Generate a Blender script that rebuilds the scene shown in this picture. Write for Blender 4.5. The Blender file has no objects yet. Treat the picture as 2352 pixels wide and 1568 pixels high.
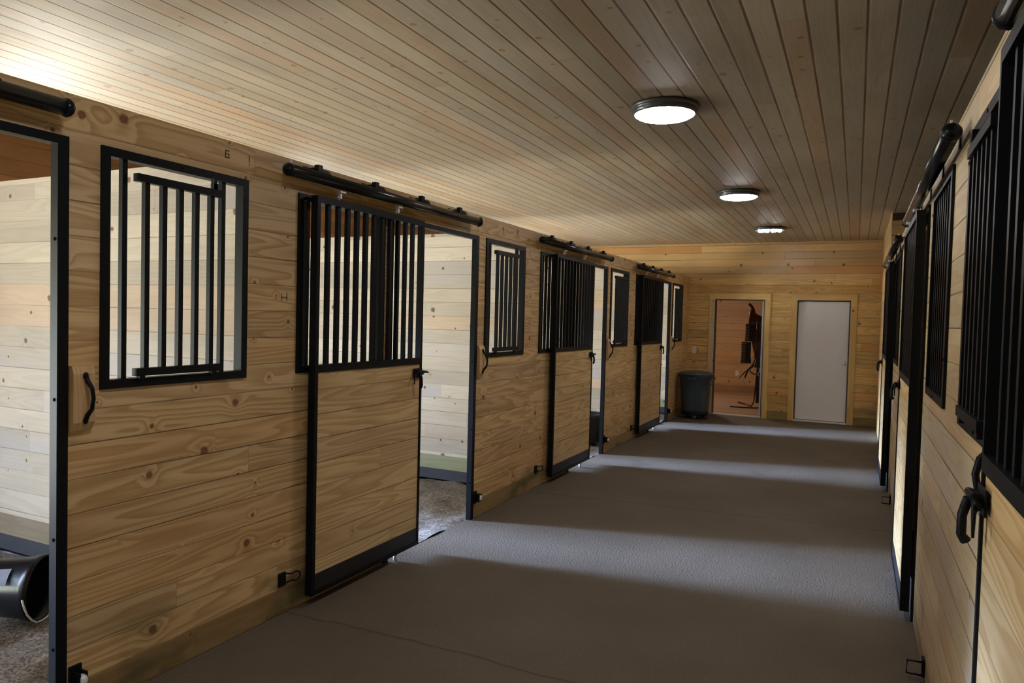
import bpy, bmesh, math, random
from mathutils import Vector, Matrix, noise
random.seed(7)
S = bpy.context.scene
COL = S.collection
PI = math.pi

# ------------------------------------------------------------------ materials
def mat_new(name):
    m = bpy.data.materials.new(name); m.use_nodes = True
    nt = m.node_tree; nt.nodes.clear()
    out = nt.nodes.new('ShaderNodeOutputMaterial')
    b = nt.nodes.new('ShaderNodeBsdfPrincipled')
    nt.links.new(b.outputs[0], out.inputs[0])
    return m, nt, b

class NT:
    def __init__(s, nt): s.nt = nt
    def n(s, t, **k):
        x = s.nt.nodes.new(t)
        for a, v in k.items(): setattr(x, a, v)
        return x
    def put(s, sock, v):
        if isinstance(v, bpy.types.NodeSocket): s.nt.links.new(v, sock)
        elif v is not None: sock.default_value = v
    def m(s, op, a, b=None, c=None, clamp=False):
        x = s.n('ShaderNodeMath', operation=op); x.use_clamp = clamp
        s.put(x.inputs[0], a)
        if b is not None: s.put(x.inputs[1], b)
        if c is not None: s.put(x.inputs[2], c)
        return x.outputs[0]
    def mix(s, f, a, b, bt='MIX'):
        x = s.n('ShaderNodeMix', data_type='RGBA', blend_type=bt)
        s.put(x.inputs[0], f); s.put(x.inputs[6], a); s.put(x.inputs[7], b)
        return x.outputs[2]
    def comb(s, a, b, c):
        x = s.n('ShaderNodeCombineXYZ')
        s.put(x.inputs[0], a); s.put(x.inputs[1], b); s.put(x.inputs[2], c)
        return x.outputs[0]
    def sep(s, v):
        x = s.n('ShaderNodeSeparateXYZ'); s.put(x.inputs[0], v); return x.outputs
    def noise(s, vec, scale, detail=2.0, rough=.5, dim='3D'):
        x = s.n('ShaderNodeTexNoise', noise_dimensions=dim)
        s.put(x.inputs['Vector'], vec); x.inputs['Scale'].default_value = scale
        x.inputs['Detail'].default_value = detail; x.inputs['Roughness'].default_value = rough
        return x.outputs[0]
    def white(s, vec):
        x = s.n('ShaderNodeTexWhiteNoise', noise_dimensions='3D'); s.put(x.inputs[0], vec)
        return x.outputs[0], x.outputs[1]
    def ramp(s, f, pts):
        x = s.n('ShaderNodeValToRGB'); s.put(x.inputs[0], f)
        e = x.color_ramp.elements
        while len(e) > 1: e.remove(e[-1])
        e[0].position = pts[0][0]; e[0].color = pts[0][1]
        for p, c in pts[1:]:
            q = e.new(p); q.color = c
        return x.outputs[0]
    def step(s, v, a, b):      # smooth 0..1 from a to b
        x = s.n('ShaderNodeMapRange', interpolation_type='SMOOTHSTEP')
        s.put(x.inputs[0], v); x.inputs[1].default_value = a; x.inputs[2].default_value = b
        return x.outputs[0]

def c4(c): return (c[0], c[1], c[2], 1)

def wood(name, along='Y', across='Z', pitch=.13, off=0., light=(.60,.43,.22), dark=(.40,.235,.085),
         seam=(.10,.055,.02), seamw=.012, rough=.5, L=3.4, tintvar=.25, grey=.12, orange=.12, knots=.5,
         ring=.55, spec=.4, low=None, seed=0., knotcol=(.11,.04,.014), bumpy=.25, stain=None, butt=1.0, smin=.22):
    m, nt, b = mat_new(name); q = NT(nt)
    tc = q.n('ShaderNodeTexCoord'); oi = q.n('ShaderNodeObjectInfo')
    o = q.sep(tc.outputs['Object'])
    ix = dict(X=0, Y=1, Z=2)
    third = [a for a in 'XYZ' if a not in (along, across)][0]
    u, v, w = o[ix[along]], o[ix[across]], o[ix[third]]
    rnd = q.m('MULTIPLY', oi.outputs['Random'], 17.3)
    u = q.m('ADD', u, rnd)
    vs = q.m('DIVIDE', q.m('ADD', v, off), pitch)
    iv = q.m('FLOOR', vs); fv = q.m('FRACT', vs)
    r1, _ = q.white(q.comb(iv, seed + 3.1, rnd))
    u2 = q.m('DIVIDE', q.m('ADD', u, q.m('MULTIPLY', r1, 9.0)), L)
    iu = q.m('FLOOR', u2); fu = q.m('FRACT', u2)
    r, rc = q.white(q.comb(iv, iu, q.m('ADD', rnd, seed)))
    rs = q.sep(rc)
    # grain space
    gu = q.m('ADD', q.m('MULTIPLY', u, .62), q.m('MULTIPLY', r, 60.))
    gv = q.m('ADD', q.m('MULTIPLY', v, 7.0), q.m('MULTIPLY', rs[0], 30.))
    gw = q.m('ADD', q.m('MULTIPLY', w, .5), q.m('MULTIPLY', rs[1], 20.))
    base = q.noise(q.comb(gu, gv, gw), 1.0, 1.6, .42)
    # knots
    kv = q.comb(q.m('ADD', u, q.m('MULTIPLY', r, 11.)), q.m('ADD', v, q.m('MULTIPLY', rs[2], .0)), 0.)
    vo = q.n('ShaderNodeTexVoronoi', voronoi_dimensions='2D', feature='F1')
    q.put(vo.inputs['Vector'], kv); vo.inputs['Scale'].default_value = 4.2
    vc = q.sep(vo.outputs['Color'])
    have = q.m('LESS_THAN', vc[0], knots * .8)
    size = q.m('ADD', .028, q.m('MULTIPLY', q.m('POWER', vc[1], 2.), .075))
    d = vo.outputs['Distance']
    wob = q.m('MULTIPLY', q.m('SUBTRACT', q.noise(tc.outputs['Object'], 60., 0.), .5), .035)
    d = q.m('ADD', d, wob)
    kn = q.m('MULTIPLY', have, q.m('SUBTRACT', 1., q.step(q.m('DIVIDE', d, size), .55, 1.25)))
    halo = q.m('MULTIPLY', have, q.m('POWER', 2.718, q.m('MULTIPLY', q.m('POWER', q.m('DIVIDE', d, size), 2.), -.14)))
    gn = q.m('ADD', base, q.m('MULTIPLY', halo, .12))
    ringk = q.m('MULTIPLY', gn, 12.0)
    fr = q.m('FRACT', ringk)
    rg = q.m('MULTIPLY', q.step(fr, .05, .80), q.m('SUBTRACT', 1., q.step(fr, .84, .97)))
    fine = q.noise(q.comb(q.m('MULTIPLY', gu, 6.), q.m('MULTIPLY', gv, 16.), gw), 1.0, 1.)
    big = q.noise(q.comb(q.m('MULTIPLY', u, .8), q.m('MULTIPLY', v, 3.), seed), 1.3, 2.)
    f = q.m('MULTIPLY', rg, ring)
    f = q.m('ADD', f, q.m('MULTIPLY', q.m('SUBTRACT', fine, .5), .6), clamp=True)
    col = q.mix(f, c4(light), c4(dark))
    # board tint
    val = q.m('ADD', 1. - tintvar * .6, q.m('MULTIPLY', rs[0], tintvar))
    col = q.mix(1., col, q.comb(val, val, val), 'MULTIPLY')
    gm = q.m('MULTIPLY', q.step(rs[1], .72, .8), grey * 4)
    gm = q.m('MULTIPLY', gm, q.step(big, .3, .62), clamp=True)
    lum = sum(light) / 3
    col = q.mix(gm, col, (lum * .80, lum * .78, lum * .80, 1))
    om = q.m('MULTIPLY', q.step(rs[2], .8, .86), orange * 4)
    col = q.mix(q.m('MULTIPLY', om, q.m('ADD', .4, q.m('MULTIPLY', fine, .6)), clamp=True), col,
                (light[0] * 1.0, light[1] * .66, light[2] * .42, 1))
    dirt = q.m('ADD', .82, q.m('MULTIPLY', q.step(big, .25, .6), .18))
    col = q.mix(1., col, q.comb(dirt, dirt, dirt), 'MULTIPLY')
    kcore = q.step(q.m('DIVIDE', d, size), .15, .75)
    kc = q.mix(kcore, (knotcol[0] * 1.7, knotcol[1] * 1.5, knotcol[2] * 1.2, 1), c4(knotcol))
    col = q.mix(q.m('MULTIPLY', kn, .88), col, kc)
    if low:   # treated bottom board: a board of another wood with damp stains
        lz, lc = low
        z = o[2]
        lm = q.m('LESS_THAN', z, lz)
        sn = q.noise(q.comb(o[0], o[1], q.m('MULTIPLY', o[2], 2.)), 2.2, 4.)
        col = q.mix(q.m('MULTIPLY', lm, .75), col, c4(lc))
        sm = q.m('MULTIPLY', q.step(sn, .5, .68), q.m('SUBTRACT', 1., q.step(z, .12, .42)))
        col = q.mix(q.m('MULTIPLY', sm, .75), col, (.07, .068, .028, 1))
    # seams
    hw = seamw * .5 / pitch * pitch / pitch
    e1 = q.m('MINIMUM', fv, q.m('SUBTRACT', 1., fv))
    sst = q.m('ADD', smin, q.m('MULTIPLY', q.step(q.noise(q.comb(q.m('MULTIPLY', u, .7), q.m('MULTIPLY', iv, 3.7), seed), 1.5, 2.), .40, .62), .7), clamp=True)
    se = q.m('SUBTRACT', 1., q.step(e1, seamw * .12 / pitch, seamw * .5 / pitch))
    e2 = q.m('MULTIPLY', q.m('MINIMUM', fu, q.m('SUBTRACT', 1., fu)), L)
    sb = q.m('MULTIPLY', q.m('SUBTRACT', 1., q.step(e2, .0005, .003)), butt)
    geo = se
    se = q.m('MULTIPLY', se, sst)
    sea = q.m('MAXIMUM', se, q.m('MULTIPLY', sb, .6))
    col = q.mix(sea, col, c4(seam))
    q.put(b.inputs['Base Color'], col)
    if name.startswith('ceiling'): q.put(b.inputs['Roughness'], q.m('ADD', rough + .05, q.m('MULTIPLY', q.m('ADD', fine, q.m('MULTIPLY', rs[0], .3)), .18)))
    else: b.inputs['Roughness'].default_value = rough
    b.inputs['Specular IOR Level'].default_value = spec
    if not bumpy: return m
    h = q.m('MULTIPLY', geo, -1.)
    bp = q.n('ShaderNodeBump'); bp.inputs['Strength'].default_value = .5; bp.inputs['Distance'].default_value = .003
    q.put(bp.inputs['Height'], h); q.put(b.inputs['Normal'], bp.outputs[0])
    return m

def plain(name, col, rough=.5, metal=0., spec=.5, var=0., vscale=8., bump=0., bscale=40., coat=0.):
    m, nt, b = mat_new(name); q = NT(nt)
    tc = q.n('ShaderNodeTexCoord')
    n = q.noise(tc.outputs['Object'], vscale, 4.)
    k = q.m('ADD', 1. - var, q.m('MULTIPLY', n, 2 * var))
    q.put(b.inputs['Base Color'], q.mix(1., c4(col), q.comb(k, k, k), 'MULTIPLY'))
    b.inputs['Roughness'].default_value = rough; b.inputs['Metallic'].default_value = metal
    b.inputs['Specular IOR Level'].default_value = spec
    b.inputs['Coat Weight'].default_value = coat
    if bump:
        bp = q.n('ShaderNodeBump'); bp.inputs['Strength'].default_value = bump; bp.inputs['Distance'].default_value = .004
        q.put(bp.inputs['Height'], q.noise(tc.outputs['Object'], bscale, 4.)); q.put(b.inputs['Normal'], bp.outputs[0])
    return m

def emis(name, col, st):
    m, nt, b = mat_new(name)
    b.inputs['Base Color'].default_value = (.8, .8, .8, 1)
    b.inputs['Emission Color'].default_value = c4(col); b.inputs['Emission Strength'].default_value = st
    return m

LAMP = 44.0
SKY = 27.
M = {}
M['front'] = wood('front_pine', 'Y', 'Z', .1335, 0., light=(.68,.48,.235), dark=(.40,.215,.07), low=(.133,(.20,.13,.05)), seed=1, grey=.025, orange=.06, ring=.66, tintvar=.2, seamw=.008, butt=.4, knots=.75)
M['frontR'] = wood('front_pine_right', 'Y', 'Z', .1335, 0., light=(.70,.54,.32), dark=(.56,.38,.19), low=(.10,(.2,.15,.08)), seed=11, grey=.08, orange=.08, knots=.3)
M['doorwood'] = wood('door_pine', 'Y', 'Z', .1335, .02, light=(.70,.50,.25), dark=(.44,.25,.085), seed=5, grey=.03, orange=.03, knots=.2, ring=.6, tintvar=.14, seamw=.008, butt=0.)
M['part'] = wood('partition_boards', 'X', 'Z', .1335, 0., light=(.70,.645,.55), dark=(.60,.52,.40), seed=21, grey=.2, orange=.13, ring=.45, knots=.7, tintvar=.36, rough=.6, seamw=.007, seam=(.2,.14,.09), butt=.3, bumpy=0)
M['back'] = wood('back_wall_boards', 'X', 'Z', .1335, 0., light=(.72,.49,.19), dark=(.48,.26,.07), seed=31, low=(.133,(.17,.15,.05)), grey=.05, orange=.15, knots=.65, tintvar=.35, bumpy=0)
M['backup'] = wood('upper_back_panelling', 'X', 'Z', .123, 0.0, light=(.70,.47,.21), dark=(.58,.36,.14), seed=37, rough=.32, ring=.3, grey=.03, orange=.2, knots=.35, L=5., tintvar=.3)
M['ceil'] = wood('ceiling_tongue_and_groove', 'Y', 'X', .125, 0.0, light=(.40,.325,.225), dark=(.32,.24,.145), seam=(.13,.06,.022), seamw=.019, smin=.65, seed=41, rough=.36, ring=.35, grey=.08, orange=.12, knots=.6, L=4.2, tintvar=.22, spec=.75, knotcol=(.17,.09,.04), bumpy=.5)
M['outer'] = wood('shaded_outer_wall_boards', 'Y', 'Z', .14, 0.0, light=(.26,.125,.045), dark=(.2,.09,.03), seed=43, rough=.6, ring=.3, grey=0., orange=0., knots=.3, L=5.)  # dark browns carry the shade of this backlit wall
M['green'] = wood('treated_green_board', 'X', 'Z', 3., 1., light=(.38,.40,.25), dark=(.30,.31,.18), seed=71, rough=.8, ring=.4, grey=0., orange=0., L=9., knots=.2)
M['beige'] = wood('treated_beige_board', 'X', 'Z', 3., 1., light=(.34,.28,.2), dark=(.26,.2,.13), seed=73, rough=.8, ring=.4, grey=0., orange=0., L=9., knots=.2)
M['tack'] = wood('tack_room_boards', 'X', 'Z', .16, 0.0, light=(.60,.39,.19), dark=(.5,.29,.12), seam=(.2,.08,.02), seed=51, ring=.3, knots=.4, L=5., rough=.45, bumpy=0, tintvar=.12, grey=0., orange=.04)
M['tackfl'] = wood('tack_room_floor_boards', 'X', 'Y', .14, 0.0, light=(.36,.21,.11), dark=(.3,.16,.08), seam=(.12,.06,.03), seed=57, ring=.2, knots=.1, L=4., rough=.5)
M['trimY'] = wood('trim_upright', 'Z', 'X', 3., 1.4, light=(.74,.51,.20), dark=(.60,.37,.12), seed=61, L=9., knots=.35)
M['trimX'] = wood('trim_header', 'X', 'Z', 3., 0.4, light=(.74,.51,.20), dark=(.60,.37,.12), seed=63, L=9., knots=.35)
M['block'] = wood('handle_block_pine', 'Z', 'Y', 3., 1.4, light=(.68,.45,.22), dark=(.54,.31,.12), seed=66, L=9., knots=.0)
M['steel'] = plain('black_painted_steel', (.006,.007,.008), rough=.42, spec=.14, var=.25, vscale=20)
M['steelkick'] = plain('black_kick_plate', (.013,.013,.014), rough=.45, spec=.4, var=.3, vscale=12)
M['zinc'] = plain('zinc_plated_steel', (.78,.80,.82), rough=.35, metal=.2)
M['alu'] = plain('aluminium_threshold', (.75,.75,.72), rough=.3, metal=.2)
M['white'] = plain('white_painted_door', (.74,.74,.78), rough=.32, var=.02)
M['plate'] = plain('ivory_plastic_plate', (.72,.70,.62), rough=.4)
M['rubber'] = plain('black_rubber', (.005,.006,.009), rough=.28, spec=.22, var=.3, bump=.1)
M['tub'] = plain('dusty_black_rubber', (.022,.026,.034), rough=.5, spec=.3, var=.4, vscale=14)
M['mat'] = plain('dark_rubber_mat', (.045,.048,.06), rough=.8, var=.3)
M['bin'] = plain('grey_blue_plastic', (.030,.043,.056), rough=.45, var=.1)
M['binlid'] = plain('grey_plastic_lid', (.055,.07,.085), rough=.4, var=.1)
M['leather'] = plain('dark_brown_leather', (.055,.016,.008), rough=.5, var=.4, bump=.3)
M['leather2'] = plain('black_leather', (.012,.009,.008), rough=.5, var=.4)
M['lrim'] = plain('bronze_lamp_rim', (.10,.105,.11), rough=.3, metal=.5)
M['pipe'] = plain('glossy_black_pipe', (.008,.009,.010), rough=.22, spec=.45)
M['pan'] = plain('white_lamp_pan', (.8,.8,.82), rough=.4)
M['diff'] = emis('glowing_diffuser', (1., .97, 1.), LAMP)
M['bulb'] = emis('glowing_bulb', (1., .97, 1.), LAMP * 1.3)
M['stamp'] = plain('dark_ink', (.06,.04,.02), rough=.8)
M['dirtwall'] = plain('outside_earth', (.2,.2,.15), rough=.9)

def floor_mat():
    m, nt, b = mat_new('rough_concrete'); q = NT(nt)
    tc = q.n('ShaderNodeTexCoord'); P = tc.outputs['Object']; o = q.sep(P)
    n1 = q.noise(P, 1.1, 4.); n2 = q.noise(P, 75., 2.); n3 = q.noise(P, 130., 2.)
    f = q.m('ADD', q.m('MULTIPLY', n1, .6), q.m('MULTIPLY', n2, .4))
    col = q.ramp(f, [(.25, (.088,.069,.046,1)), (.5, (.120,.096,.067,1)), (.75, (.160,.132,.096,1))])
    sp = q.step(n3, .66, .72)
    col = q.mix(q.m('MULTIPLY', sp, .35), col, (.05,.045,.04,1))
    wv = q.m('MULTIPLY', q.m('SUBTRACT', q.noise(P, 2.5, 3.), .5), .10)
    yy = q.m('ADD', o[1], wv)
    line = None
    for y0, k in ((2.96, .02), (6.30, .11), (9.7, .1)):
        dd = q.m('ABSOLUTE', q.m('SUBTRACT', q.m('SUBTRACT', yy, q.m('MULTIPLY', o[0], k)), y0))
        l = q.m('SUBTRACT', 1., q.step(dd, .002, .012))
        line = l if line is None else q.m('MAXIMUM', line, l)
    col = q.mix(q.m('MULTIPLY', line, .6), col, (.05,.042,.035,1))
    # dark damp marks near the end of the aisle
    dmp = q.m('MULTIPLY', q.step(q.noise(P, 1.7, 5.), .60, .70), q.step(o[1], 3.2, 9.5))
    col = q.mix(q.m('MULTIPLY', dmp, .35), col, (.04,.032,.025,1))
    q.put(b.inputs['Base Color'], col)
    b.inputs['Roughness'].default_value = .75; b.inputs['Specular IOR Level'].default_value = .35
    bp = q.n('ShaderNodeBump'); bp.inputs['Strength'].default_value = .8; bp.inputs['Distance'].default_value = .0055
    h = q.m('ADD', n2, q.m('MULTIPLY', n3, .35))
    q.put(bp.inputs['Height'], q.m('SUBTRACT', h, line)); q.put(b.inputs['Normal'], bp.outputs[0])
    return m
M['floor'] = floor_mat()

def bed_mat():
    m, nt, b = mat_new('wood_shavings'); q = NT(nt)
    tc = q.n('ShaderNodeTexCoord'); P = tc.outputs['Object']
    vo = q.n('ShaderNodeTexVoronoi'); q.put(vo.inputs['Vector'], P); vo.inputs['Scale'].default_value = 95.
    c = q.sep(vo.outputs['Color'])
    n1 = q.noise(P, 5., 5.)
    f = q.m('ADD', q.m('MULTIPLY', c[0], .45), q.m('MULTIPLY', n1, .6))
    col = q.ramp(f, [(.25, (.055,.042,.03,1)), (.48, (.14,.115,.085,1)), (.7, (.27,.235,.185,1)), (.95, (.42,.38,.31,1))])
    q.put(b.inputs['Base Color'], col); b.inputs['Roughness'].default_value = .9
    bp = q.n('ShaderNodeBump'); bp.inputs['Strength'].default_value = 1.; bp.inputs['Distance'].default_value = .02
    q.put(bp.inputs['Height'], q.m('ADD', q.m('MULTIPLY', c[1], .5), n1)); q.put(b.inputs['Normal'], bp.outputs[0])
    return m
M['bed'] = bed_mat()

def pad_mat():
    m, nt, b = mat_new('woven_saddle_blanket'); q = NT(nt)
    tc = q.n('ShaderNodeTexCoord'); o = q.sep(tc.outputs['Object'])
    w = q.m('FRACT', q.m('MULTIPLY', o[2], 26.)); s = q.step(w, .4, .6)
    e = q.m('LESS_THAN', o[0], .075)
    e = q.m('ADD', q.m('MULTIPLY', e, .8), q.m('MULTIPLY', q.step(q.noise(tc.outputs['Object'], 22., 3.), .5, .7), .6), clamp=True)
    col = q.mix(q.m('MULTIPLY', s, e), (.014,.012,.009,1), (.17,.12,.06,1))
    q.put(b.inputs['Base Color'], col); b.inputs['Roughness'].default_value = .95
    return m
M['pad'] = pad_mat()

# ------------------------------------------------------------------ mesh builder
class MB:
    def __init__(s): s.bm = bmesh.new()
    def box(s, x0, x1, y0, y1, z0, z1, bev=0.):
        g = bmesh.ops.create_cube(s.bm, size=1.)
        for v in g['verts']:
            v.co = Vector(((x0 + x1) / 2 + v.co.x * abs(x1 - x0), (y0 + y1) / 2 + v.co.y * abs(y1 - y0), (z0 + z1) / 2 + v.co.z * abs(z1 - z0)))
        if bev:
            es = list({e for v in g['verts'] for e in v.link_edges})
            bmesh.ops.bevel(s.bm, geom=es, offset=bev, segments=2, affect='EDGES', profile=.5)
        return s
    def prism(s, pts, axis, a, b):          # polygon pts (2-D) extruded along axis from a to b
        def P(p, t):
            if axis == 'X': return (t, p[0], p[1])
            if axis == 'Y': return (p[0], t, p[1])
            return (p[0], p[1], t)
        A = [s.bm.verts.new(P(p, a)) for p in pts]; B = [s.bm.verts.new(P(p, b)) for p in pts]
        n = len(pts)
        s.bm.faces.new(A); s.bm.faces.new(B[::-1])
        for i in range(n): s.bm.faces.new((A[i], B[i], B[(i + 1) % n], A[(i + 1) % n]))
        return s
    def tube(s, pts, r, n=10, closed=False, squash=1.):
        pts = [Vector(p) for p in pts]; rings = []
        N = len(pts)
        up = None
        for i, p in enumerate(pts):
            if closed: t = (pts[(i + 1) % N] - pts[i - 1])
            else: t = pts[min(i + 1, N - 1)] - pts[max(i - 1, 0)]
            t.normalize()
            if up is None:
                up = Vector((0, 0, 1)) if abs(t.z) < .9 else Vector((0, 1, 0))
            a = t.cross(up).normalized(); b = t.cross(a).normalized(); up = -b if (-b).dot(up) > 0 else b
            a = t.cross(up).normalized()
            rr = r[i] if isinstance(r, (list, tuple)) else r
            rings.append([s.bm.verts.new(p + a * math.cos(2 * PI * k / n) * rr + up * math.sin(2 * PI * k / n) * rr * squash) for k in range(n)])
        seg = N if closed else N - 1
        for i in range(seg):
            A, B = rings[i], rings[(i + 1) % N]
            for k in range(n):
                f = s.bm.faces.new((A[k], A[(k + 1) % n], B[(k + 1) % n], B[k])); f.smooth = True
        if not closed:
            s.bm.faces.new(rings[0][::-1]); s.bm.faces.new(rings[-1])
        return s
    def lathe(s, prof, n=32, mtx=None, scale=(1, 1)):
        mtx = mtx or Matrix.Identity(4); rings = []
        for (r, z) in prof:
            rings.append([s.bm.verts.new(mtx @ Vector((r * math.cos(2 * PI * k / n) * scale[0], r * math.sin(2 * PI * k / n) * scale[1], z))) for k in range(n)])
        for A, B in zip(rings, rings[1:]):
            for k in range(n):
                f = s.bm.faces.new((A[k], A[(k + 1) % n], B[(k + 1) % n], B[k])); f.smooth = True
        if prof[0][0] > 1e-4: s.bm.faces.new(rings[0][::-1])
        if prof[-1][0] > 1e-4: s.bm.faces.new(rings[-1])
        return s
    def ball(s, c, r, sc=(1, 1, 1), sub=2):
        g = bmesh.ops.create_icosphere(s.bm, subdivisions=sub, radius=r)
        for v in g['verts']: v.co = Vector(c) + Vector((v.co.x * sc[0], v.co.y * sc[1], v.co.z * sc[2]))
        for f in {f for v in g['verts'] for f in v.link_faces}: f.smooth = True
        return s
    def build(s, name, mat, parent=None, loc=(0, 0, 0), fixn=True):
        bmesh.ops.remove_doubles(s.bm, verts=s.bm.verts, dist=1e-6)
        if fixn: bmesh.ops.recalc_face_normals(s.bm, faces=s.bm.faces)
        me = bpy.data.meshes.new(name); s.bm.to_mesh(me); s.bm.free()
        me.materials.append(mat)
        o = bpy.data.objects.new(name, me); COL.objects.link(o)
        o.location = loc
        if parent: o.parent = parent
        return o

def tag(o, label, cat, group=None, kind=None):
    o['label'] = label; o['category'] = cat
    if group: o['group'] = group
    if kind: o['kind'] = kind
    return o
def thing(name, loc, label, cat, group=None):
    o = bpy.data.objects.new(name, None); COL.objects.link(o); o.location = loc
    o.empty_display_size = .1
    return tag(o, label, cat, group)
def struct(o, kind='structure'):
    o['kind'] = kind; return o

# ------------------------------------------------------------------ dimensions
XL, XR = -2.69, .34
YF, YB = -4.2, 12.85
ZC = 2.99
WT = 2.40
TH = .04
JL = [1.71, 4.95, 8.19, 11.43]          # far jambs of the stall openings on the left
OW = 1.185

def holes_wall(name, axis, a0, a1, p0, p1, z0, z1, holes, mat):
    """wall slab between p0..p1 in its thickness; holes = [(a,b,za,zb)] along its length."""
    mb = MB()
    cuts = sorted({a0, a1, *[h[0] for h in holes], *[h[1] for h in holes]})
    for c, d in zip(cuts, cuts[1:]):
        mid = (c + d) / 2
        hs = sorted([(h[2], h[3]) for h in holes if h[0] < mid < h[1]])
        z = z0
        segs = []
        for (za, zb) in hs:
            if za > z: segs.append((z, za))
            z = zb
        if z < z1: segs.append((z, z1))
        for (s, e) in segs:
            if axis == 'Y': mb.box(p0, p1, c, d, s, e)
            else: mb.box(c, d, p0, p1, s, e)
    return struct(mb.build(name, mat))

# ------------------------------------------------------------------ shell
fl = MB().box(XL - .02, XR + .04, YF, YB, -.12, 0).build('floor', M['floor']); struct(fl)
sub = MB().box(-6.45, XL - .02, YF, YB, -.16, -.04).box(XR + .04, 3.95, YF, YB, -.16, -.04).build('floor', M['mat']); struct(sub)
ce = MB().box(-6.45, 3.95, YF, YB, ZC, ZC + .08).build('ceiling', M['ceil']); struct(ce)

zt, zb = 2.235, 1.275
lh = []
for i, J in enumerate(JL):
    lh.append((J - OW, J, 0, zt))
    lh.append((J + .13, min(J + .88, 12.38), zb, zt))
    if i > 0: lh.append((J - 2.01, J - 1.235, zb, zt))
wl = holes_wall('wall_left', 'Y', YF, YB, XL - TH, XL, 0, WT, lh, M['front'])
# right: (near, far) of the feed window, the fixed grilles and the doorways
R_FEED = (2.15, 2.90); R_FIX = [(3.38, 4.17), (6.98, 7.72)]; R_OPEN = [(.84, 2.02), (4.43, 5.48), (7.85, 8.93)]
rzt = 2.265
rh = [(a, b, 0, rzt) for a, b in R_OPEN] + [(a, b, zb, rzt) for a, b in [R_FEED] + R_FIX]
wr = holes_wall('wall_right', 'Y', YF, 9.75, XR, XR + TH, 0, WT + .02, rh, M['frontR'])
# back wall
D1 = (-2.235, -1.41); D2 = (-.892, -.084)
wb = holes_wall('wall_back', 'X', -6.45, XR + .6, YB, YB + .12, 0, 2.375, [(D1[0], D1[1], 0, 2.02), (D2[0], D2[1], 0, 2.02)], M['back'])
up = MB().box(-6.45, 3.95, YB - .006, YB + .11, 2.375, ZC).build('upper_panelling', M['backup'], wb)
# outer left wall, with one open dutch doorway to each stall (daylight)
PY = [2.77 + 3.24 * k for k in range(-2, 4)]            # partitions
doors_out = [(p + .42, p + 1.32, -.02, 2.12) for p in PY[:-1]]
wo = holes_wall('wall_outer_left', 'Y', YF, YB, -6.45, -6.30, -.16, ZC, doors_out, M['outer'])
struct(MB().box(3.80, 3.95, YF, YB, -.16, ZC).build('wall_outer_right', M['front']))
struct(MB().box(-6.45, 3.95, YF - .1, YF, -.16, ZC).build('wall_near', M['back']))
# box room that closes the far end of the right-hand row
struct(MB().box(XR + .005, 3.8, 9.75, 9.85, -.04, ZC).box(XR + .005, XR + .09, 9.85, YB, 0, ZC).build('wall_box_room', M['backup']))
struct(MB().box(XR + .012, XR + .18, 9.735, 9.75, 2.885, 2.975).build('trim_9', M['leather']))

# partitions between stalls
for i, p in enumerate(PY[1:]):
    if p > 12.5: continue
    o = MB().box(-6.3, XL - TH - .001, p, p + .045, .10, WT - .03).build('wall_partition', M['part']); struct(o)
    MB().box(-6.3, XL - TH - .001, p - .004, p + .049, WT - .03, WT).build('cap_board', M['part'], o)
    MB().box(-6.3, XL - TH - .001, p - .005, p + .05, .0, .10).build('rubber_skirt', M['mat'], o)
    g = MB().box(-6.3, XL - TH - .001, p - .002, p + .047, .10, .235)
    g.build('treated_board', M['beige' if i == 1 else 'green'], o)
for p in (3.15, 6.62):
    struct(MB().box(XR + TH + .001, 3.8, p, p + .045, -.04, WT).build('wall_partition', M['part']))

# bedding
def bedding(x0, x1, y0, y1, label, amp=.05, base=-.038, nx=70, ny=70, right=False):
    mb = MB(); bm = mb.bm; vs = []
    for i in range(nx + 1):
        row = []
        for j in range(ny + 1):
            x = x0 + (x1 - x0) * i / nx; y = y0 + (y1 - y0) * j / ny
            h = noise.fractal(Vector((x * 5, y * 5, 1.3)), 1., 2., 5) * .5 + .5
            row.append(bm.verts.new((x, y, base + amp * h + .045 * max(0, noise.noise(Vector((x * 1.3, y * 1.3, 5)))))))
        vs.append(row)
    for i in range(nx):
        for j in range(ny):
            f = bm.faces.new((vs[i][j], vs[i + 1][j], vs[i + 1][j + 1], vs[i][j + 1])); f.smooth = True
    o = mb.build('bedding', M['bed'], fixn=False)
    return tag(o, label, 'stall bedding', 'shavings on the stall floors', 'stuff')
NAMES = ['nearest', 'second', 'third', 'farthest']
for k in range(4):
    y0, y1 = PY[k + 1] + .05, min(PY[k + 2] if k + 2 < len(PY) else 12.85, 12.84)
    if k == 3: y0, y1 = 9.25 + .06, 12.82
    else: y0, y1 = -.47 + 3.24 * k + .05, 2.77 + 3.24 * k
    bedding(-6.29, XL - .034, y0, y1 - .006, ['grey-brown wood shavings under the tipped black bucket', 'grey-brown wood shavings behind the widest open stall doorway',
            'pale wood shavings around the upright black tub', 'pale wood shavings in the narrowest lit doorway gap'][k])

# ------------------------------------------------------------------ steelwork
BAR = .0115
def bar(parent, s, x, y, z0, z1, name='bar'):
    return MB().box(x - BAR, x + BAR, y - BAR, y + BAR, z0, z1).build(name, M['steel'], parent)

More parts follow.
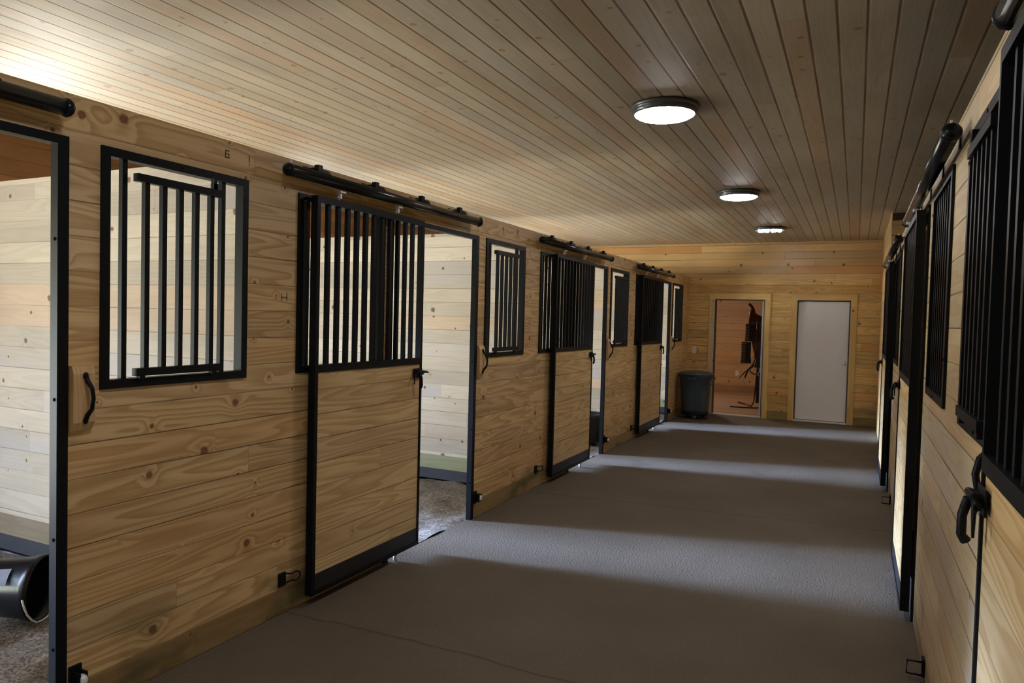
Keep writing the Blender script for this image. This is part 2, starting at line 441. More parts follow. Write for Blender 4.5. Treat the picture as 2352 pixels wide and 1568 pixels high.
def window_frame(parent, s, w, z0, z1, fw=.036):
    """frame in local coords: wall face at x=0, aisle towards +s"""
    mb = MB()
    a, b = sorted((s * .012, -s * .038))
    mb.box(a, b, 0, fw, z0, z1).box(a, b, w - fw, w, z0, z1).box(a, b, fw, w - fw, z1 - fw, z1).box(a, b, fw, w - fw, z0, z0 + fw)
    mb.build('frame', M['steel'], parent)
    sc = MB()
    for (y, z) in ((w / 2, z1 - fw / 2), (w - fw / 2, z1 - .1), (fw / 2, z0 + .2), (w / 2, z0 + fw / 2)):
        x0, x1 = sorted((s * .012, s * .015)); sc.box(x0, x1, y - .006, y + .006, z - .006, z + .006, )
    sc.build('screw_heads', M['steel'], parent)

def feed_window(xw, s, y0, y1, z0, z1, label):
    t = thing('feed_window', (xw, y0, 0), label, 'window', 'barred feed windows')
    w = y1 - y0
    window_frame(t, s, w, z0, z1)
    f = w / .75
    for y in ((.106 if y0 < 4 else .090 if y0 < 6 else .070) * f, .608 * f): bar(t, s, -s * .012, y, z0 + .03, z1 - .03)
    h = MB(); a, b = sorted((s * .006, s * .036))
    ya, yb = .138 * f, .585 * f
    for zc in (z1 - .10, z0 + .062): h.box(a, b, ya, yb, zc - .016, zc + .016)
    for (y, z) in ((ya + .03, z0 + .04), (yb - .05, z0 + .04), (yb - .05, z1 - .07)): h.box(a + .004, b - .004, y - .012, y + .012, z - .014, z + .014)
    h.box(a + .004, b - .004, yb - .06, yb - .045, z1 - .09, z1 - .034)
    hh = h.build('hatch', M['steel'], t)
    for i in range(5):
        y = (.190 + .083 * i) * f
        bar(hh, s, s * .014, y, z0 + .07, z1 - .108)
    return t

def fixed_window(xw, s, y0, y1, z0, z1, label, n=8):
    t = thing('barred_window', (xw, y0, 0), label, 'window', 'fixed barred windows')
    w = y1 - y0
    window_frame(t, s, w, z0, z1)
    for i in range(n): bar(t, s, -s * .012, w * (i + 1) / (n + 1), z0 + .03, z1 - .03)
    return t

def doorway(xw, s, y0, y1, z1, label):
    t = thing('door_frame', (xw, y0, 0), label, 'door frame', 'black steel stall door frames')
    w = y1 - y0
    a, b = sorted((s * .012, -s * .030))
    MB().box(a, b, 0, .04, 0, z1).build('jamb', M['steel'], t)
    j = MB().box(a, b, w - .043, w, 0, z1).build('jamb', M['steel'], t)
    sc = MB()
    for z in (.3, .72, 1.25, 1.85): sc.box(-s * .01 - .006, -s * .01 + .006, w - .047, w - .043, z - .006, z + .006)
    sc.build('screw_heads', M['steel'], j)
    MB().box(a, b, .04, w - .043, z1 - .033, z1).build('header', M['steel'], t)
    return t

def latch(parent, s, w, z=1.225, toward=1):
    """gravity latch on the leading edge of a door"""
    x = s * .045
    p = MB(); a, b = sorted((x, x + s * .006)); p.box(a, b, w - .105, w - .004, z - .035, z + .025, .002)
    a, b = sorted((x, x + s * .03)); p.box(a, b, w - .085, w - .02, z - .02, z + .012, .005)
    pl = p.build('latch', M['steel'], parent)
    xx = x + s * .02
    MB().tube([(xx, w - .115, z - .012), (xx, w - .06, z - .002), (xx, w - .01, z), (xx + s * .0, w + .03, z - .002), (xx, w + .052, z - .008)], [.009, .012, .011, .007, .005], 8).build('bolt', M['steel'], pl)
    MB().tube([(xx + s * .012, w - .075, z), (xx + s * .022, w - .07, z - .04), (xx + s * .022, w - .066, z - .085), (xx + s * .012, w - .062, z - .10)], [.011, .010, .010, .012], 8).build('lever', M['steel'], pl)
    MB().tube([(xx + s * .005, w - .11, z - .01), (xx + s * .008, w - .128, z - .03), (xx + s * .008, w - .13, z - .075)], [.006, .005, .003], 8).build('hook', M['steel'], pl)

def stall_door(xb, s, y0, w, label, z1=2.23, pipez=2.318, wood='doorwood', big_latch=False):
    t = thing('stall_door', (xb, y0, 0), label, 'stall door', 'sliding stall doors')
    T = .045
    a, b = sorted((0, s * T))
    st = .026
    mb = MB()
    mb.box(a, b, 0, st, .055, z1).box(a, b, w - st * .7, w, .055, z1)
    mb.box(a, b, st, w - st * .7, z1 - .036, z1).box(a, b, st, w - st * .7, 1.277, 1.318)
    mb.box(a, b, st, w - st * .7, .055, .08)
    mb.build('frame', M['steel'], t)
    a, b = sorted((s * .004, s * (T - .004)))
    MB().box(a, b, st, w - st * .7, .08, .17).build('kick_plate', M['steelkick'], t)
    a, b = sorted((s * .006, s * (T - .007)))
    MB().box(a, b, st, w - st * .7, .17, 1.277).build('panel', M[wood], t)
    n = 11; p = (w - .115) / 11.3
    for i in range(n): bar(t, s, s * T * .5, .110 + p * i, 1.31, z1 - .03)
    latch(t, s, w)
    for yy in (w * .19, w * .72):
        h = MB(); xc = s * T * .5
        h.tube([(xc, yy, z1 - .005), (xc, yy, pipez - .038)], .006, 8)
        h.lathe([(0, 0), (.013, 0), (.013, .012), (0, .012)], 6, Matrix.Translation((xc, yy, z1 + .012)))
        h.box(min(xc, xc + s * .03), max(xc, xc + s * .03), yy - .026, yy + .026, pipez - .046, pipez - .032, .002)
        h.box(min(xc, xc + s * .016), max(xc, xc + s * .016), yy - .009, yy + .009, z1 + .012, pipez - .044, .002)
        h.build('hanger_bolt', M['zinc'], t)
    g = MB(); g.lathe([(.004, .0), (.016, .012), (.016, .035), (.004, .06)], 12, Matrix.Translation((s * T * .5, w * .78, .0)))
    g.build('guide_pin', M['zinc'], t)
    return t

def track(xp, xw, s, y0, y1, z, label, r=.031):
    t = thing('door_track', (xp, y0, z), label, 'door track', 'round black sliding door tracks')
    L = y1 - y0
    MB().tube([(0, .02, 0), (0, L - .02, 0)], r, 20).build('pipe', M['pipe'], t)
    for y in (.012, L - .012):
        MB().ball((0, y, 0), r * 1.16, (1, .75, 1)).build('end_cap', M['rubber'], t)
    for i in range(4):
        y = L * (.115 + .245 * i)
        xg = xw - xp
        b = MB()
        x0, x1 = sorted((xg, xg + s * .006)); b.box(x0, x1, y - .018, y + .018, .0, .064)
        x0, x1 = sorted((xg, s * .012)); b.box(x0, x1, y - .018, y + .018, r + .012, r + .020)
        b.box(-.014, .014, y - .017, y + .017, r * .9, r + .034)
        b.prism([(y + .015, r * .9), (y + .085, r * .9), (y + .062, r + .013), (y + .015, r + .013)], 'X', -.016, .016)
        b.build('bracket', M['steel'], t)
    bo = MB(); bo.tube([(0, .03, r * .9), (0, .03, r + .018)], .004, 8)
    bo.build('bolt', M['zinc'], t)
    return t

def pull_handle(xw, s, y, z0, z1, label, group='pull handles on pine blocks'):
    t = thing('pull_handle', (xw, y, z0), label, 'handle', group)
    h = z1 - z0; d = s * .038
    pts = [(0, 0.0), (d * .55, 0.0), (d, .03), (d, h - .03), (d * .7, h), (0, h)]
    MB().prism([(p[0], p[1]) for p in pts], 'Y', .0, .085).build('mounting_block', M['block'], t)
    x = d
    q = MB()
    zc = h * .5
    P = [(x + s * .004, .045, zc + .088), (x + s * .012, .047, zc + .065), (x + s * .034, .05, zc + .040), (x + s * .040, .052, zc), (x + s * .034, .05, zc - .040), (x + s * .012, .047, zc - .065), (x + s * .004, .045, zc - .088)]
    q.tube(P, [.007, .009, .008, .0075, .008, .009, .007], 8)
    q.ball((x + s * .004, .045, zc + .086), .011, (.6, 1, 1.3)).ball((x + s * .004, .045, zc - .086), .011, (.6, 1, 1.3))
    q.build('grip', M['steel'], t)
    return t

def door_catch(xw, s, y, z, label):
    t = thing('door_catch', (xw, y, z), label, 'door catch', 'door catches low on the stall fronts')
    a, b = sorted((0, s * .012))
    MB().box(a, b, 0, .048, -.036, .036, .002).build('plate', M['steel'], t)
    x = s * .03
    P = [(x * .3, .045, .026), (x * .8, .075, .018), (x, .105, .026), (x * 1.1, .13, .012), (x * 1.1, .13, -.014), (x, .105, -.026), (x * .8, .075, -.018), (x * .3, .045, -.026)]
    MB().tube(P, .0045, 8).build('loop', M['steel'], t)
    return t

def stay_roller(xw, s, y, z, label):
    t = thing('stay_roller', (xw, y, z), label, 'door roller', 'stay rollers at the door jambs')
    a, b = sorted((0, s * .01))
    MB().box(a, b, 0, .05, -.05, .05, .002).build('plate', M['steel'], t)
    a, b = sorted((0, s * .055))
    k = MB().box(a, b, .008, .016, -.03, .03).box(a, b, .036, .044, -.03, .03)
    k.build('bracket', M['steel'], t)
    MB().lathe([(.0, -.012), (.02, -.012), (.024, 0), (.02, .012), (0, .012)], 16, Matrix.Translation((s * .045, .026, 0)) @ Matrix.Rotation(PI / 2, 4, 'X')).build('wheel', M['zinc'], t)
    return t

ordl = ['leftmost', 'second', 'third', 'fourth']
# left side -----------------------------------------------------------
feedlab = ['large barred feed window beside the leftmost doorway', 'barred feed window just beyond the second open doorway',
           'barred feed window between the third doorway and the far track', 'small barred feed window at the back wall corner on the left']
fixlab = [None, 'barred window behind the nearest slid-open stall door', 'barred window behind the middle slid-open stall door', 'dark barred window behind the farthest left stall door']
frlab = ['tall black steel frame cut off by the left picture edge', 'black steel frame of the widest fully seen open doorway',
         'black steel frame of the doorway showing the black tub', 'narrow black steel frame of the doorway nearest the grey bin']
for i, J in enumerate(JL):
    feed_window(XL, 1, J + .13, min(J + .88, 12.38), zb, zt, feedlab[i])
    if i: fixed_window(XL, 1, J - 2.01, J - 1.235, zb, zt, fixlab[i])
    doorway(XL, 1, J - OW, J, zt, frlab[i])
DL = [(3.01, 1.055), (6.425, 1.10), (9.52, 1.15)]
dlab = ['nearest slid-open stall door on the left, pine panel under black bars', 'middle of the three left stall doors, pine panel with black kick plate',
        'farthest left stall door, narrow dark bars over a pine panel']
for (y, w), l in zip(DL, dlab): stall_door(-2.66, 1, y, w, l)
tl = ['stub of black round track above the leftmost doorway', 'long black round track above the nearest left stall door',
      'black round track above the middle left stall door', 'short-looking brownish black track above the farthest left stall door']
for i, J in enumerate(JL):
    track(-2.60, XL, 1, (J - 2.19), J - [.05, .15, .13, .22][i], 2.318, tl[i])
    pull_handle(XL, 1, J + .004, 1.128, 1.375, ['black pull handle on pine block beside the large feed window', 'black pull handle on pine block left of the second feed window',
                'small black pull handle beyond the third doorway', 'tiny black pull handle beyond the farthest doorway on the left'][i])
    stay_roller(XL, 1, J + .012, .165 if i else .16, ['black roller bracket at the foot of the leftmost jamb', 'small roller bracket at the jamb of the second doorway',
                'small roller bracket at the foot of the third jamb', 'tiny roller bracket at the jamb next to the grey bin'][i])
for (y, z, l) in ((2.835, .188, 'black looped catch low on the nearest pine wall section'), (6.165, .172, 'black looped catch low on the wall before the middle door'),
                  (9.36, .16, 'small black looped catch before the farthest left door')):
    door_catch(XL, 1, y, z, l)
# right side ----------------------------------------------------------
feed_window(XR, -1, R_FEED[0], R_FEED[1], zb, rzt, 'barred feed window on the right beside the nearest right door')
fixed_window(XR, -1, R_FIX[0][0], R_FIX[0][1], zb, rzt, 'dark barred window in the right wall before the second right door')
fixed_window(XR, -1, R_FIX[1][0], R_FIX[1][1], zb, rzt, 'narrow dark barred window before the farthest right door')
for (a, b), l in zip(R_OPEN, ['black steel doorway frame around the nearest right stall door', 'black steel doorway frame behind the second right stall door', 'black steel doorway frame behind the farthest right stall door']):
    doorway(XR, -1, a, b, rzt, l)
DR = [(.86, 1.09), (4.42, 1.04), (7.83, 1.07)]
for (y, w), l in zip(DR, ['closed stall door at the right picture edge with a large latch', 'closed stall door in the middle of the right wall, tall black edge', 'closed stall door farthest along the right wall, black edge near the back']):
    stall_door(.318, -1, y, w, l, z1=2.235, pipez=2.30, wood='doorwood')
for (a, b), l in zip([(-.3, 1.93), (2.98, 5.42), (6.45, 9.15)], ['black round track at the top right corner', 'black round track with ball end above the second right door', 'small black round track above the farthest right door']):
    track(.282, XR, -1, a, b, 2.30, l)
for y, l in ((2.10, 'black pull handle beside the latch of the nearest right door'), (5.50, 'black pull handle beside the latch of the second right door')):
    t = thing('pull_handle', (XR, y, 1.245), l, 'handle', 'pull handles on the right wall')
    MB().tube([(-.002, 0, .078), (-.022, 0, .068), (-.050, 0, .035), (-.058, 0, -.005), (-.052, 0, -.04), (-.022, 0, -.068), (-.002, 0, -.078)], [.014, .009, .009, .009, .009, .009, .013], 10).build('grip', M['steel'], t)
for (y, l) in ((3.70, 'thin black catch at floor level near the bottom right corner'), (7.2, 'thin black catch low beside the farthest right door edge')):
    t = thing('door_catch', (XR, y, .05), l, 'door catch', 'catches low on the right wall')
    MB().box(-.012, 0, 0, .05, -.03, .05).build('plate', M['steel'], t)
    MB().tube([(-.01, .02, .030), (-.07, .02, .030), (-.072, .02, -.030), (-.01, .02, -.030)], .005, 8).build('loop', M['steel'], t)

# mill stamps on the boards of the left wall
def strokes(segs, name):
    mb = MB()
    for (y0, z0, y1, z1) in segs:
        w = .0025
        mb.box(XL + .0002, XL + .0008, min(y0, y1) - w, max(y0, y1) + w, min(z0, z1) - w, max(z0, z1) + w)
    return mb.build(name, M['stamp'], wl)
strokes([(2.60, 2.352, 2.60, 2.325), (2.60, 2.312, 2.60, 2.310)], 'lumber_stamp')
strokes([(2.455, 2.350, 2.475, 2.350), (2.455, 2.335, 2.475, 2.335), (2.455, 2.318, 2.475, 2.318), (2.455, 2.350, 2.455, 2.318), (2.475, 2.335, 2.475, 2.318)], 'lumber_stamp')
strokes([(2.832, 1.695, 2.832, 1.66), (2.87, 1.70, 2.87, 1.662), (2.832, 1.677, 2.87, 1.677)], 'lumber_stamp')

# ------------------------------------------------------------------ ceiling lights
llab = ['ceiling light out of sight above the camera', 'nearest and largest round ceiling light', 'middle round ceiling light, lit white disc in a dark rim', 'farthest ceiling light with its bare bulbs showing']
for i, y in enumerate((-1.8, 1.4, 4.62, 7.87, 10.92)):
    lab = ['round ceiling light behind the viewpoint', 'round ceiling light overhead, outside the top of the picture'][i] if i < 2 else llab[i - 1]
    t = thing('ceiling_light', (-1.165, y, ZC), lab, 'ceiling light', 'round ceiling lights')
    if i < 4:
        MB().lathe([(.12, 0), (.215, 0), (.222, -.012), (.215, -.024), (.206, -.028), (.209, -.036), (.203, -.05), (.197, -.058), (.19, -.056), (.19, -.03), (.12, -.03)], 48).build('rim', M['lrim'], t)
        MB().lathe([(.1895, -.040), (.1895, -.057), (.17, -.068), (.12, -.078), (.06, -.083), (.0, -.084)], 24).build('diffuser', M['diff'], t)
    else:
        MB().lathe([(.0, 0), (.215, 0), (.22, -.012), (.212, -.040), (.200, -.040), (.198, -.012), (0, -.012)], 40).build('pan', M['lrim'], t)
        for cx in (-.085, .085):
            P = [(cx + .062 * math.cos(a), .062 * math.sin(a) * 1.1, -.040 - .006 * math.sin(3 * a)) for a in [2 * PI * k / 24 for k in range(24)]]
            MB().tube(P, .017, 8, closed=True).build('bulb', M['bulb'], t)
            MB().tube([(cx - .05, 0, -.035), (cx + .05, 0, -.035)], .018, 8).build('bulb', M['bulb'], t)

# ------------------------------------------------------------------ back wall doors
tw = .095
n_tr = [0]
def casing(a, b, z, n):
    t = struct(MB().box(a - tw, a, YB - .018, YB - .0005, 0, z).build('trim_%d' % n, M['trimY']))
    struct(MB().box(b, b + tw, YB - .018, YB - .0005, 0, z).build('trim_%d' % (n + 1), M['trimY']))
    struct(MB().box(a - tw, b + tw, YB - .018, YB - .0005, z, z + tw).build('trim_%d' % (n + 2), M['trimX']))
    # inner jamb lining, dark edge
    lin = MB().box(a, a + .012, YB + .0, YB + .12, 0, z).box(b - .012, b, YB, YB + .12, 0, z).box(a, b, YB, YB + .12, z - .014, z)
    struct(lin.build('trim_%d' % (n + 3), M['mat']))
casing(D1[0], D1[1], 2.02, 1)
casing(D2[0], D2[1], 2.02, 5)
d2 = struct(MB().box(D2[0] + .016, D2[1] - .016, YB + .045, YB + .085, .03, 2.0, .002).build('door_2', M['white']))
def knob(parent, x, y, z, s=-1, ax='Y'):
    R = Matrix.Rotation(PI / 2 * (1 if s < 0 else -1), 4, 'X') if ax == 'Y' else Matrix.Rotation(PI / 2 * s, 4, 'Y')
    MB().lathe([(0, 0), (.033, 0), (.033, .006), (.012, .010), (.011, .035), (.026, .045), (.029, .058), (.02, .068), (0, .07)], 24, Matrix.Translation((x, y, z)) @ R).build('knob', M['zinc'], parent)
knob(d2, D2[1] - .075, YB + .046, 1.0)
MB().box(D2[0], D2[1], YB - .03, YB + .10, .0, .022, .003).build('threshold', M['alu'], d2)
# open tack room door, swung inwards against the right
d1 = struct(MB().box(D1[1] - .052, D1[1] - .014, YB + .12, YB + .12 + .80, .02, 2.0, .002).build('door_1', M['white']))
MB().box(D1[0], D1[1], YB - .03, YB + .10, .0, .018, .003).build('threshold', M['alu'], d1)
knob(d1, D1[1] - .052, YB + .12 + .73, 1.0, -1, 'X')
MB().box(D1[1] - .054, D1[1] - .012, YB + .118, YB + .121, .93, 1.07).build('strike_plate', M['zinc'], d1)
# tack room
TX0, TX1, TY1 = -4.6, -1.05, 17.6
struct(MB().box(TX0, TX1, YB, TY1 + .1, -.06, .0).build('floor', M['tackfl']))
struct(MB().box(TX0, TX1, TY1, TY1 + .1, 0, 2.6).build('wall_tack_back', M['tack']))
struct(MB().box(TX1, TX1 + .08, YB + .12, TY1, 0, 2.6).build('wall_tack_right', M['tack']))
struct(MB().box(TX0 - .1, TX0, YB + .12, TY1, 0, 2.6).build('wall_tack_left', M['tack']))
struct(MB().box(TX0 - .1, TX1 + .1, YB + .12, TY1 + .1, 2.6, 2.66).build('ceiling', M['tack']))
bbx = struct(MB().box(TX0, TX1, TY1 - .012, TY1, 0, .14).build('baseboard_back', M['tackfl']))
t = thing('ceiling_light', (-3.2, 14.9, 2.6), 'unseen lamp added to brighten the tack room', 'ceiling light')  # added fill lamp, out of view, brightens the tack room
MB().lathe([(0, 0), (.13, 0), (.13, -.03), (.11, -.035), (0, -.03)], 32).build('rim', M['lrim'], t)
MB().lathe([(.11, -.035), (.09, -.06), (.05, -.075), (0, -.08)], 32).build('diffuser', emis('tack_fill_glow', (1., .86, .74), 260.), t)
# unseen enclosure behind white door, added to stop daylight leaking in
struct(MB().box(TX1 + .08, 1.3, YB + .9, YB + 1.0, -.1, 2.6).box(1.2, 1.3, YB, YB + .9, -.1, 2.6).box(TX1 + .08, 1.3, YB + .12, YB + .9, 2.6, 2.66).box(TX1 + .08, 1.3, YB, YB + 1., -.1, -.002).build('wall_light_block', M['tack']))

def plate(name, x, y, z, label, cat, toggle=True):
    t = thing(name, (x, y, z), label, cat)
    MB().box(-.036, .036, -.006, 0, -.058, .058, .003).build('cover_plate', M['plate'], t)
    if toggle: MB().box(-.006, .006, -.018, -.005, -.01, .014).build('toggle', M['plate'], t)
    else: MB().box(-.016, .016, -.009, -.005, .006, .04).box(-.016, .016, -.009, -.005, -.04, -.006).build('socket', M['plate'], t)
plate('light_switch', -2.572, YB, 1.118, 'ivory light switch on the back wall above the grey bin', 'light switch')
plate('wall_outlet', -2.50, TY1, .43, 'pale wall outlet low inside the tack room', 'outlet', False)

# ------------------------------------------------------------------ trash can
t = thing('trash_can', (-2.385, 12.13, 0), 'grey-blue plastic trash can on a wheeled dolly by the back wall', 'trash can')
b = MB(); n = 40; zs = [(.105, .225), (.15, .228), (.45, .248), (.63, .262), (.64, .272), (.70, .275), (.715, .285), (.735, .285)]
rings = []
for z, r in zs:
    rg = []
    for k in range(n):
        a = 2 * PI * k / n
        q = (abs(math.cos(a)) ** 3.2 + abs(math.sin(a)) ** 3.2) ** (-1 / 3.2)
        rr = r * (.93 * q if q < 1.1 else .93 * 1.1 + (q - 1.1) * .5)
        if z < .6 and k % 5 == 0: rr *= .975
        rg.append(b.bm.verts.new((rr * math.cos(a), rr * math.sin(a), z)))
    rings.append(rg)
for A, B in zip(rings, rings[1:]):
    for k in range(n): b.bm.faces.new((A[k], A[(k + 1) % n], B[(k + 1) % n], B[k])).smooth = True
b.bm.faces.new(rings[0][::-1]); b.bm.faces.new(rings[-1])
body = b.build('body', M['bin'], t)
l = MB(); l.lathe([(.0, .80), (.12, .798), (.22, .782), (.275, .762), (.292, .748), (.292, .735), (.27, .735), (0, .735)], 40); lid = l.build('lid', M['binlid'], t)
for a in (-PI / 2, PI / 2 + .0, 0):
    c, s_ = math.cos(a), math.sin(a)
    h = MB(); R = .285
    h.tube([(R * c - .07 * s_, R * s_ + .07 * c, .70), (R * c * 1.09 - .05 * s_, R * s_ * 1.09 + .05 * c, .68), (R * c * 1.09 + .05 * s_, R * s_ * 1.09 - .05 * c, .68), (R * c + .07 * s_, R * s_ - .07 * c, .70)], .012, 8)
    h.build('handle', M['binlid'], t)
dl = MB(); dl.lathe([(0, .07), (.2, .07), (.235, .08), (.24, .105), (.0, .105)], 32); dol = dl.build('dolly', M['rubber'], t)
for k in range(5):
    a = 2 * PI * k / 5 - PI / 2 + .15
    MB().lathe([(0, -.014), (.034, -.014), (.036, 0), (.034, .014), (0, .014)], 16, Matrix.Translation((.2 * math.cos(a), .2 * math.sin(a), .036)) @ Matrix.Rotation(PI / 2, 4, 'X')).build('wheel', M['binlid'], dol)

# ------------------------------------------------------------------ buckets
def bucket(name, mtx_loc, rot, r1, r0, h, label, mat='rubber'):
    t = thing(name, mtx_loc, label, 'bucket')
    t.rotation_euler = rot
    MB().lathe([(0, 0), (r0 * .93, 0), (r0, .012), (r1 * .96, h * .86), (r1 * 1.0, h * .87), (r1 * 1.02, h * .93), (r1 * 1.045, h * .95), (r1 * 1.045, h), (r1 * .98, h), (r1 * .94, h * .86), (r0 * .92, .02), (0, .018)], 40).build('shell', M[mat], t)
    return t
a = math.radians(31)
nrm = Vector((math.cos(a), math.sin(a), .0))
zax = (nrm + Vector((0, 0, -.02))).normalized()
# the axis of the bucket lies almost level: local z -> zax
qr = zax.to_track_quat('Z', 'Y')
h0 = .36; r1 = .158; r0 = .128
mouth = Vector((-3.675, 2.225, r1 + .012))
t = bucket('bucket', mouth - zax * h0, qr.to_euler(), r1, r0, h0, 'black rubber bucket lying on its side in the nearest stall')
M3 = qr.to_matrix()
loc = []
# wire bail drooping below the mouth
pts = []
for k in range(13):
    u = PI * k / 12
    d = Vector((0, 0, -1)) * math.sin(u) * (r1 * 1.08) + Vector((-math.sin(a), math.cos(a), 0)) * math.cos(u) * r1 * 1.08
    p = zax * (h0 + .025 * math.sin(u) + .005 * 0 - .01) + d * .98
    p.z = max(p.z, -(r1 + .002))
    pts.append(M3.transposed() @ p)
MB().tube(pts, .0045, 8).build('bail', M['zinc'], t)
lb = MB()
m_ = 8
vs0, vs1 = [], []
dirs = M3.transposed() @ Vector((math.sin(a) * .75, -math.cos(a) * .75, .62))
ang0 = math.atan2(dirs.y, dirs.x)
for k in range(m_ + 1):
    an = ang0 + (k / m_ - .5) * .55
    vs0.append(lb.bm.verts.new(((r0 + .0145) * math.cos(an), (r0 + .0145) * math.sin(an), .17)))
    vs1.append(lb.bm.verts.new(((r0 + .0235) * math.cos(an), (r0 + .0235) * math.sin(an), .255)))
for k in range(m_): lb.bm.faces.new((vs0[k], vs0[k + 1], vs1[k + 1], vs1[k])).smooth = True
lb.build('sticker', plain('pale_blue_sticker', (.35, .42, .62), rough=.35, var=.4, vscale=25), t)

t = bucket('bucket', (-3.08, 8.80, .03), (0, 0, 0), .205, .165, .36, 'black tub standing upright in the third stall doorway', 'tub')
MB().tube([(.2 * math.cos(x), .2 * math.sin(x), .34 - .19 * math.sin(x - .6)) for x in [.6 + PI * k / 12 for k in range(13)]], .005, 8).build('bail', M['zinc'], t)

# ------------------------------------------------------------------ tack
Yt = 14.6
sx = -1.76
t = thing('saddle', (sx, Yt, 1.55), 'dark brown western saddle hanging on a rack inside the tack room', 'saddle')
# body: seat saddle-shaped sheet running along X (horn towards -X), skirts falling both sides in Y
mb = MB(); NX, NA = 22, 18; rows = []
for i in range(NX + 1):
    u = i / NX; x = -.10 + .62 * u
    seat = .30 - .13 * math.sin(PI * min(1, u * 1.15)) + .10 * max(0, u - .75) * 4 * (u)
    drop = .42 * (1 - .25 * u)
    row = []
    for k in range(NA + 1):
        v = -1 + 2 * k / NA
        av = abs(v)
        y = math.copysign(.235 * math.sin(min(1, av * 1.25) * PI / 2) + .03 * av, v)
        z = seat - (drop + .1) * max(0, av - .18) ** 1.25
        row.append(mb.bm.verts.new((x + .05 * av * (-1 if u < .5 else 1) * (.5 - abs(u - .5)), y, z)))
    rows.append(row)
for i in range(NX):
    for k in range(NA): mb.bm.faces.new((rows[i][k], rows[i + 1][k], rows[i + 1][k + 1], rows[i][k + 1])).smooth = True
sd = mb.build('seat', M['leather'], t)
mo = sd.modifiers.new('thick', 'SOLIDIFY'); mo.thickness = .028
MB().tube([(-.055, 0, .27), (-.06, 0, .34), (-.085, 0, .40), (-.125, 0, .435), (-.155, 0, .425)], [.055, .035, .026, .03, .012], 12).build('horn', M['leather'], t)
MB().tube([(-.07, -.17, .12), (-.075, -.10, .24), (-.07, 0, .30), (-.075, .10, .24), (-.07, .17, .12)], [.035, .05, .055, .05, .035], 12).build('pommel', M['leather'], t)
MB().tube([(.46, -.2, .18), (.49, -.1, .33), (.50, 0, .37), (.49, .1, .33), (.46, .2, .18)], [.025, .035, .038, .035, .025], 12).build('cantle', M['leather'], t)
for s_ in (-1, 1):
    MB().prism([(-.06, .10), (.46, .10), (.42, -.25), (.30, -.45), (.22, -.62), (.06, -.62), (.0, -.40), (-.05, -.15)], 'Y', s_ * .27, s_ * .285).build('fender', M['leather'], t)
    q = MB(); q.tube([(.08, s_ * .28, -.62), (.06, s_ * .28, -.74), (.15, s_ * .28, -.78), (.24, s_ * .28, -.74), (.22, s_ * .28, -.62)], [.016, .02, .024, .02, .016], 8)
    q.build('stirrup', M['leather2'], t)
# rack on the wall
t = thing('saddle_rack', (TX1, Yt, 1.656), 'dark wooden saddle rack under the western saddle', 'rack')
MB().box(-.82, 0, -.03, .03, -.03, .03).box(-.02, 0, -.1, .1, -.25, .1).build('arm', M['leather2'], t)
# blankets hanging
for (x0, x1, z0, z1, y, lab) in ((-1.895, -1.66, 1.27, 1.60, Yt - .37, 'dark patterned saddle blanket, upper of the two under the saddle'),
                                  (-1.955, -1.78, .85, 1.262, Yt - .39, 'dark striped saddle blanket, lower of the two')):
    o = MB(); nx, nz = 8, 12; g = []
    for i in range(nx + 1):
        g.append([o.bm.verts.new(((x1 - x0) * (i / nx), .012 * math.sin(i * 1.3 + j * .3), (z1 - z0) * j / nz)) for j in range(nz + 1)])
    for i in range(nx):
        for j in range(nz): o.bm.faces.new((g[i][j], g[i + 1][j], g[i + 1][j + 1], g[i][j + 1])).smooth = True
    ob = o.build('saddle_blanket', M['pad'], None, (x0, y, z0))
    mo = ob.modifiers.new('thick', 'SOLIDIFY'); mo.thickness = .022
    tag(ob, lab, 'saddle blanket', 'saddle blankets')
# bridle, cinch and straps
t = thing('bridle', (-1.66, Yt - .47, .75), 'brown leather bridle with a metal bit dangling below the blankets', 'bridle')
MB().tube([(-.02, .06, .9), (-.02, .06, .6), (-.02, 0, .35), (-.05, .01, .15), (-.10, .0, .02), (-.2, 0, -.06), (-.30, 0, -.18)], [.010, .010, .010, .011, .014, .012, .008], 8).build('strap', M['leather'], t)
MB().tube([(.0, 0, .3), (-.06, .0, .08), (-.15, 0, -.02), (-.20, 0, -.17)], [.012, .016, .02, .014], 8).build('strap', M['leather2'], t)
MB().tube([(-.12, 0, .0), (-.04, 0, .06), (.03, 0, .02), (.05, 0, -.06), (-.02, 0, -.10), (-.1, 0, -.06)], .013, 8, closed=True).build('noseband', M['leather'], t)
MB().tube([(.05, -.02, .03), (.06, -.02, -.03), (.03, -.02, -.09), (.045, -.02, -.12)], [.006, .008, .006, .008], 8).build('bit', M['zinc'], t)
MB().tube([(-.03, -.01, .22), (-.06, -.01, .14), (-.09, -.01, .07)], .010, 8).build('yellow_strap', plain('yellow_webbing', (.5, .35, .08), .8), t)
t = thing('cinch', (-1.63, Yt - .335, .0), 'wide black cinch hanging down almost to the tack room floor', 'cinch')
MB().box(-.04, .06, -.006, .006, .10, .95).build('band', M['leather2'], t)
t = thing('rein', (-1.70, Yt - .36, 0), 'thin brown rein hanging down and curling on the tack room floor', 'rein')
MB().tube([(.03, 0, .62), (.02, 0, .35), (.0, .02, .12), (-.05, .1, .025), (-.15, .4, .012), (-.28, .62, .012), (-.38, .75, .012)], [.012, .012, .011, .012, .012, .02, .022], 8).build('strap', M['leather'], t)
t = thing('lead_strap', (-1.50, Yt - .35, 0), 'long dark strap whose end lies along the tack room floor', 'strap')
MB().tube([(.0, 0, .9), (.0, 0, .4), (-.01, .0, .14), (-.06, -.02, .02), (-.2, -.05, .012), (-.40, -.1, .012), (-.62, -.08, .012)], [.014] * 7, 8).build('strap', M['leather2'], t)

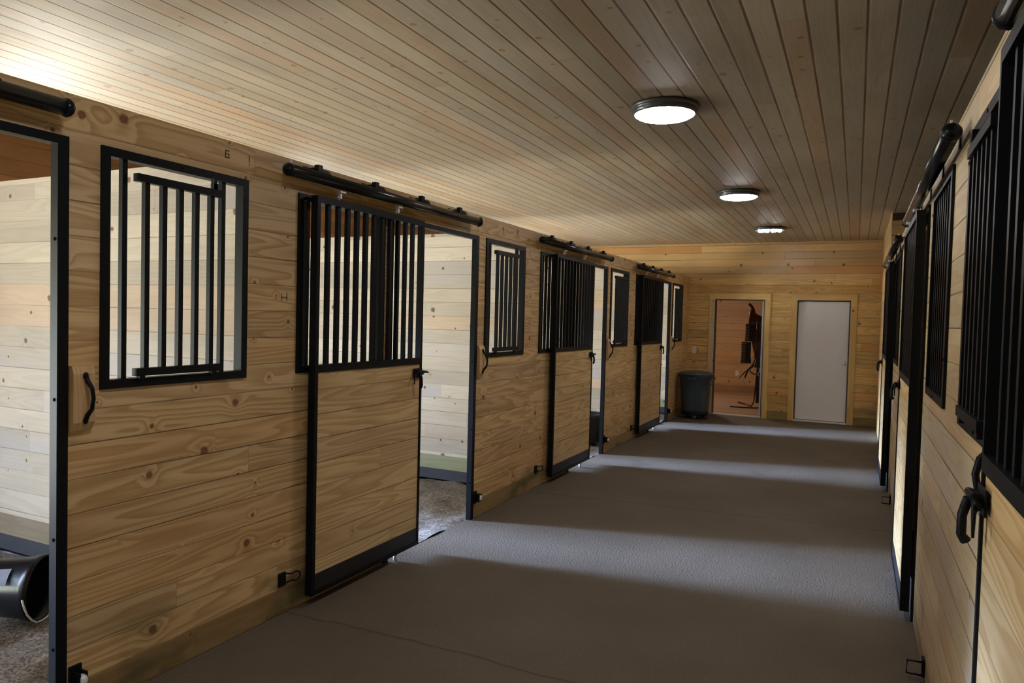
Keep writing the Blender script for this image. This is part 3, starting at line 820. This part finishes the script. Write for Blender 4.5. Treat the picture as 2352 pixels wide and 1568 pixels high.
# ------------------------------------------------------------------ daylight
w = bpy.data.worlds.new('daylight'); S.world = w; w.use_nodes = True
nt = w.node_tree; nt.nodes.clear(); q = NT(nt)
out = q.n('ShaderNodeOutputWorld'); bg = q.n('ShaderNodeBackground')
tc = q.n('ShaderNodeTexCoord'); z = q.sep(tc.outputs['Generated'])[2]
col = q.ramp(q.m('ADD', q.m('MULTIPLY', z, .5), .5), [(.0, (1.15,1.15,1.02,1)), (.46, (1.35,1.36,1.22,1)), (.49, (.8,.86,.66,1)), (.505, (.22,.28,.18,1)), (.535, (.26,.33,.22,1)), (.56, (.84,1.06,1.42,1)), (.8, (.9,1.15,1.65,1)), (1., (.6,.8,1.3,1))])
q.put(bg.inputs[0], col); bg.inputs[1].default_value = SKY
nt.links.new(bg.outputs[0], out.inputs[0])
for (a, b_, z0, z1) in doors_out:
    L = bpy.data.lights.new('window_portal', 'AREA'); L.shape = 'RECTANGLE'; L.size = 2.1; L.size_y = b_ - a
    L.cycles.is_portal = True
    o = bpy.data.objects.new('window_portal', L); COL.objects.link(o)
    o.location = (-6.46, (a + b_) / 2, (z0 + z1) / 2)
    o.rotation_euler = Vector((1, 0, 0)).to_track_quat('-Z', 'Y').to_euler()
    L.size, L.size_y = b_ - a, z1 - z0

sl = bpy.data.lights.new('hazy_sun', 'SUN'); sl.energy = 24.; sl.color = (.52, .73, 1.25); sl.angle = math.radians(12)
so = bpy.data.objects.new('hazy_sun', sl); COL.objects.link(so); so.location = (-12, 2, 5)
so.rotation_euler = Vector((1, .21, -.25)).to_track_quat('-Z', 'Y').to_euler()

# ------------------------------------------------------------------ camera
cam = bpy.data.cameras.new('camera'); co = bpy.data.objects.new('camera', cam); COL.objects.link(co)
R = [[0.9009961, 0.43307392, 0.02555393], [0.03726058, -0.01856463, -0.99913313], [-0.4322241, 0.90116721, -0.03286324]]
m = Matrix(((R[0][0], -R[1][0], -R[2][0], 0), (R[0][1], -R[1][1], -R[2][1], 0), (R[0][2], -R[1][2], -R[2][2], 1.6), (0, 0, 0, 1)))
co.matrix_world = m
cam.sensor_width = 36; cam.lens = 1643.14 / 2352 * 36; cam.clip_start = .02
S.camera = co
S.view_settings.view_transform = 'Standard'; S.view_settings.look = 'None'; S.view_settings.gamma = 1
S.view_settings.exposure = 0.; S.view_settings.use_curve_mapping = False
S.cycles.max_bounces = 7; S.cycles.diffuse_bounces = 4; S.cycles.glossy_bounces = 3; S.cycles.use_adaptive_sampling = True; S.cycles.adaptive_threshold = .04; S.cycles.caustics_reflective = False; S.cycles.caustics_refractive = False; S.cycles.sample_clamp_indirect = 4.
S.cycles.use_denoising = True
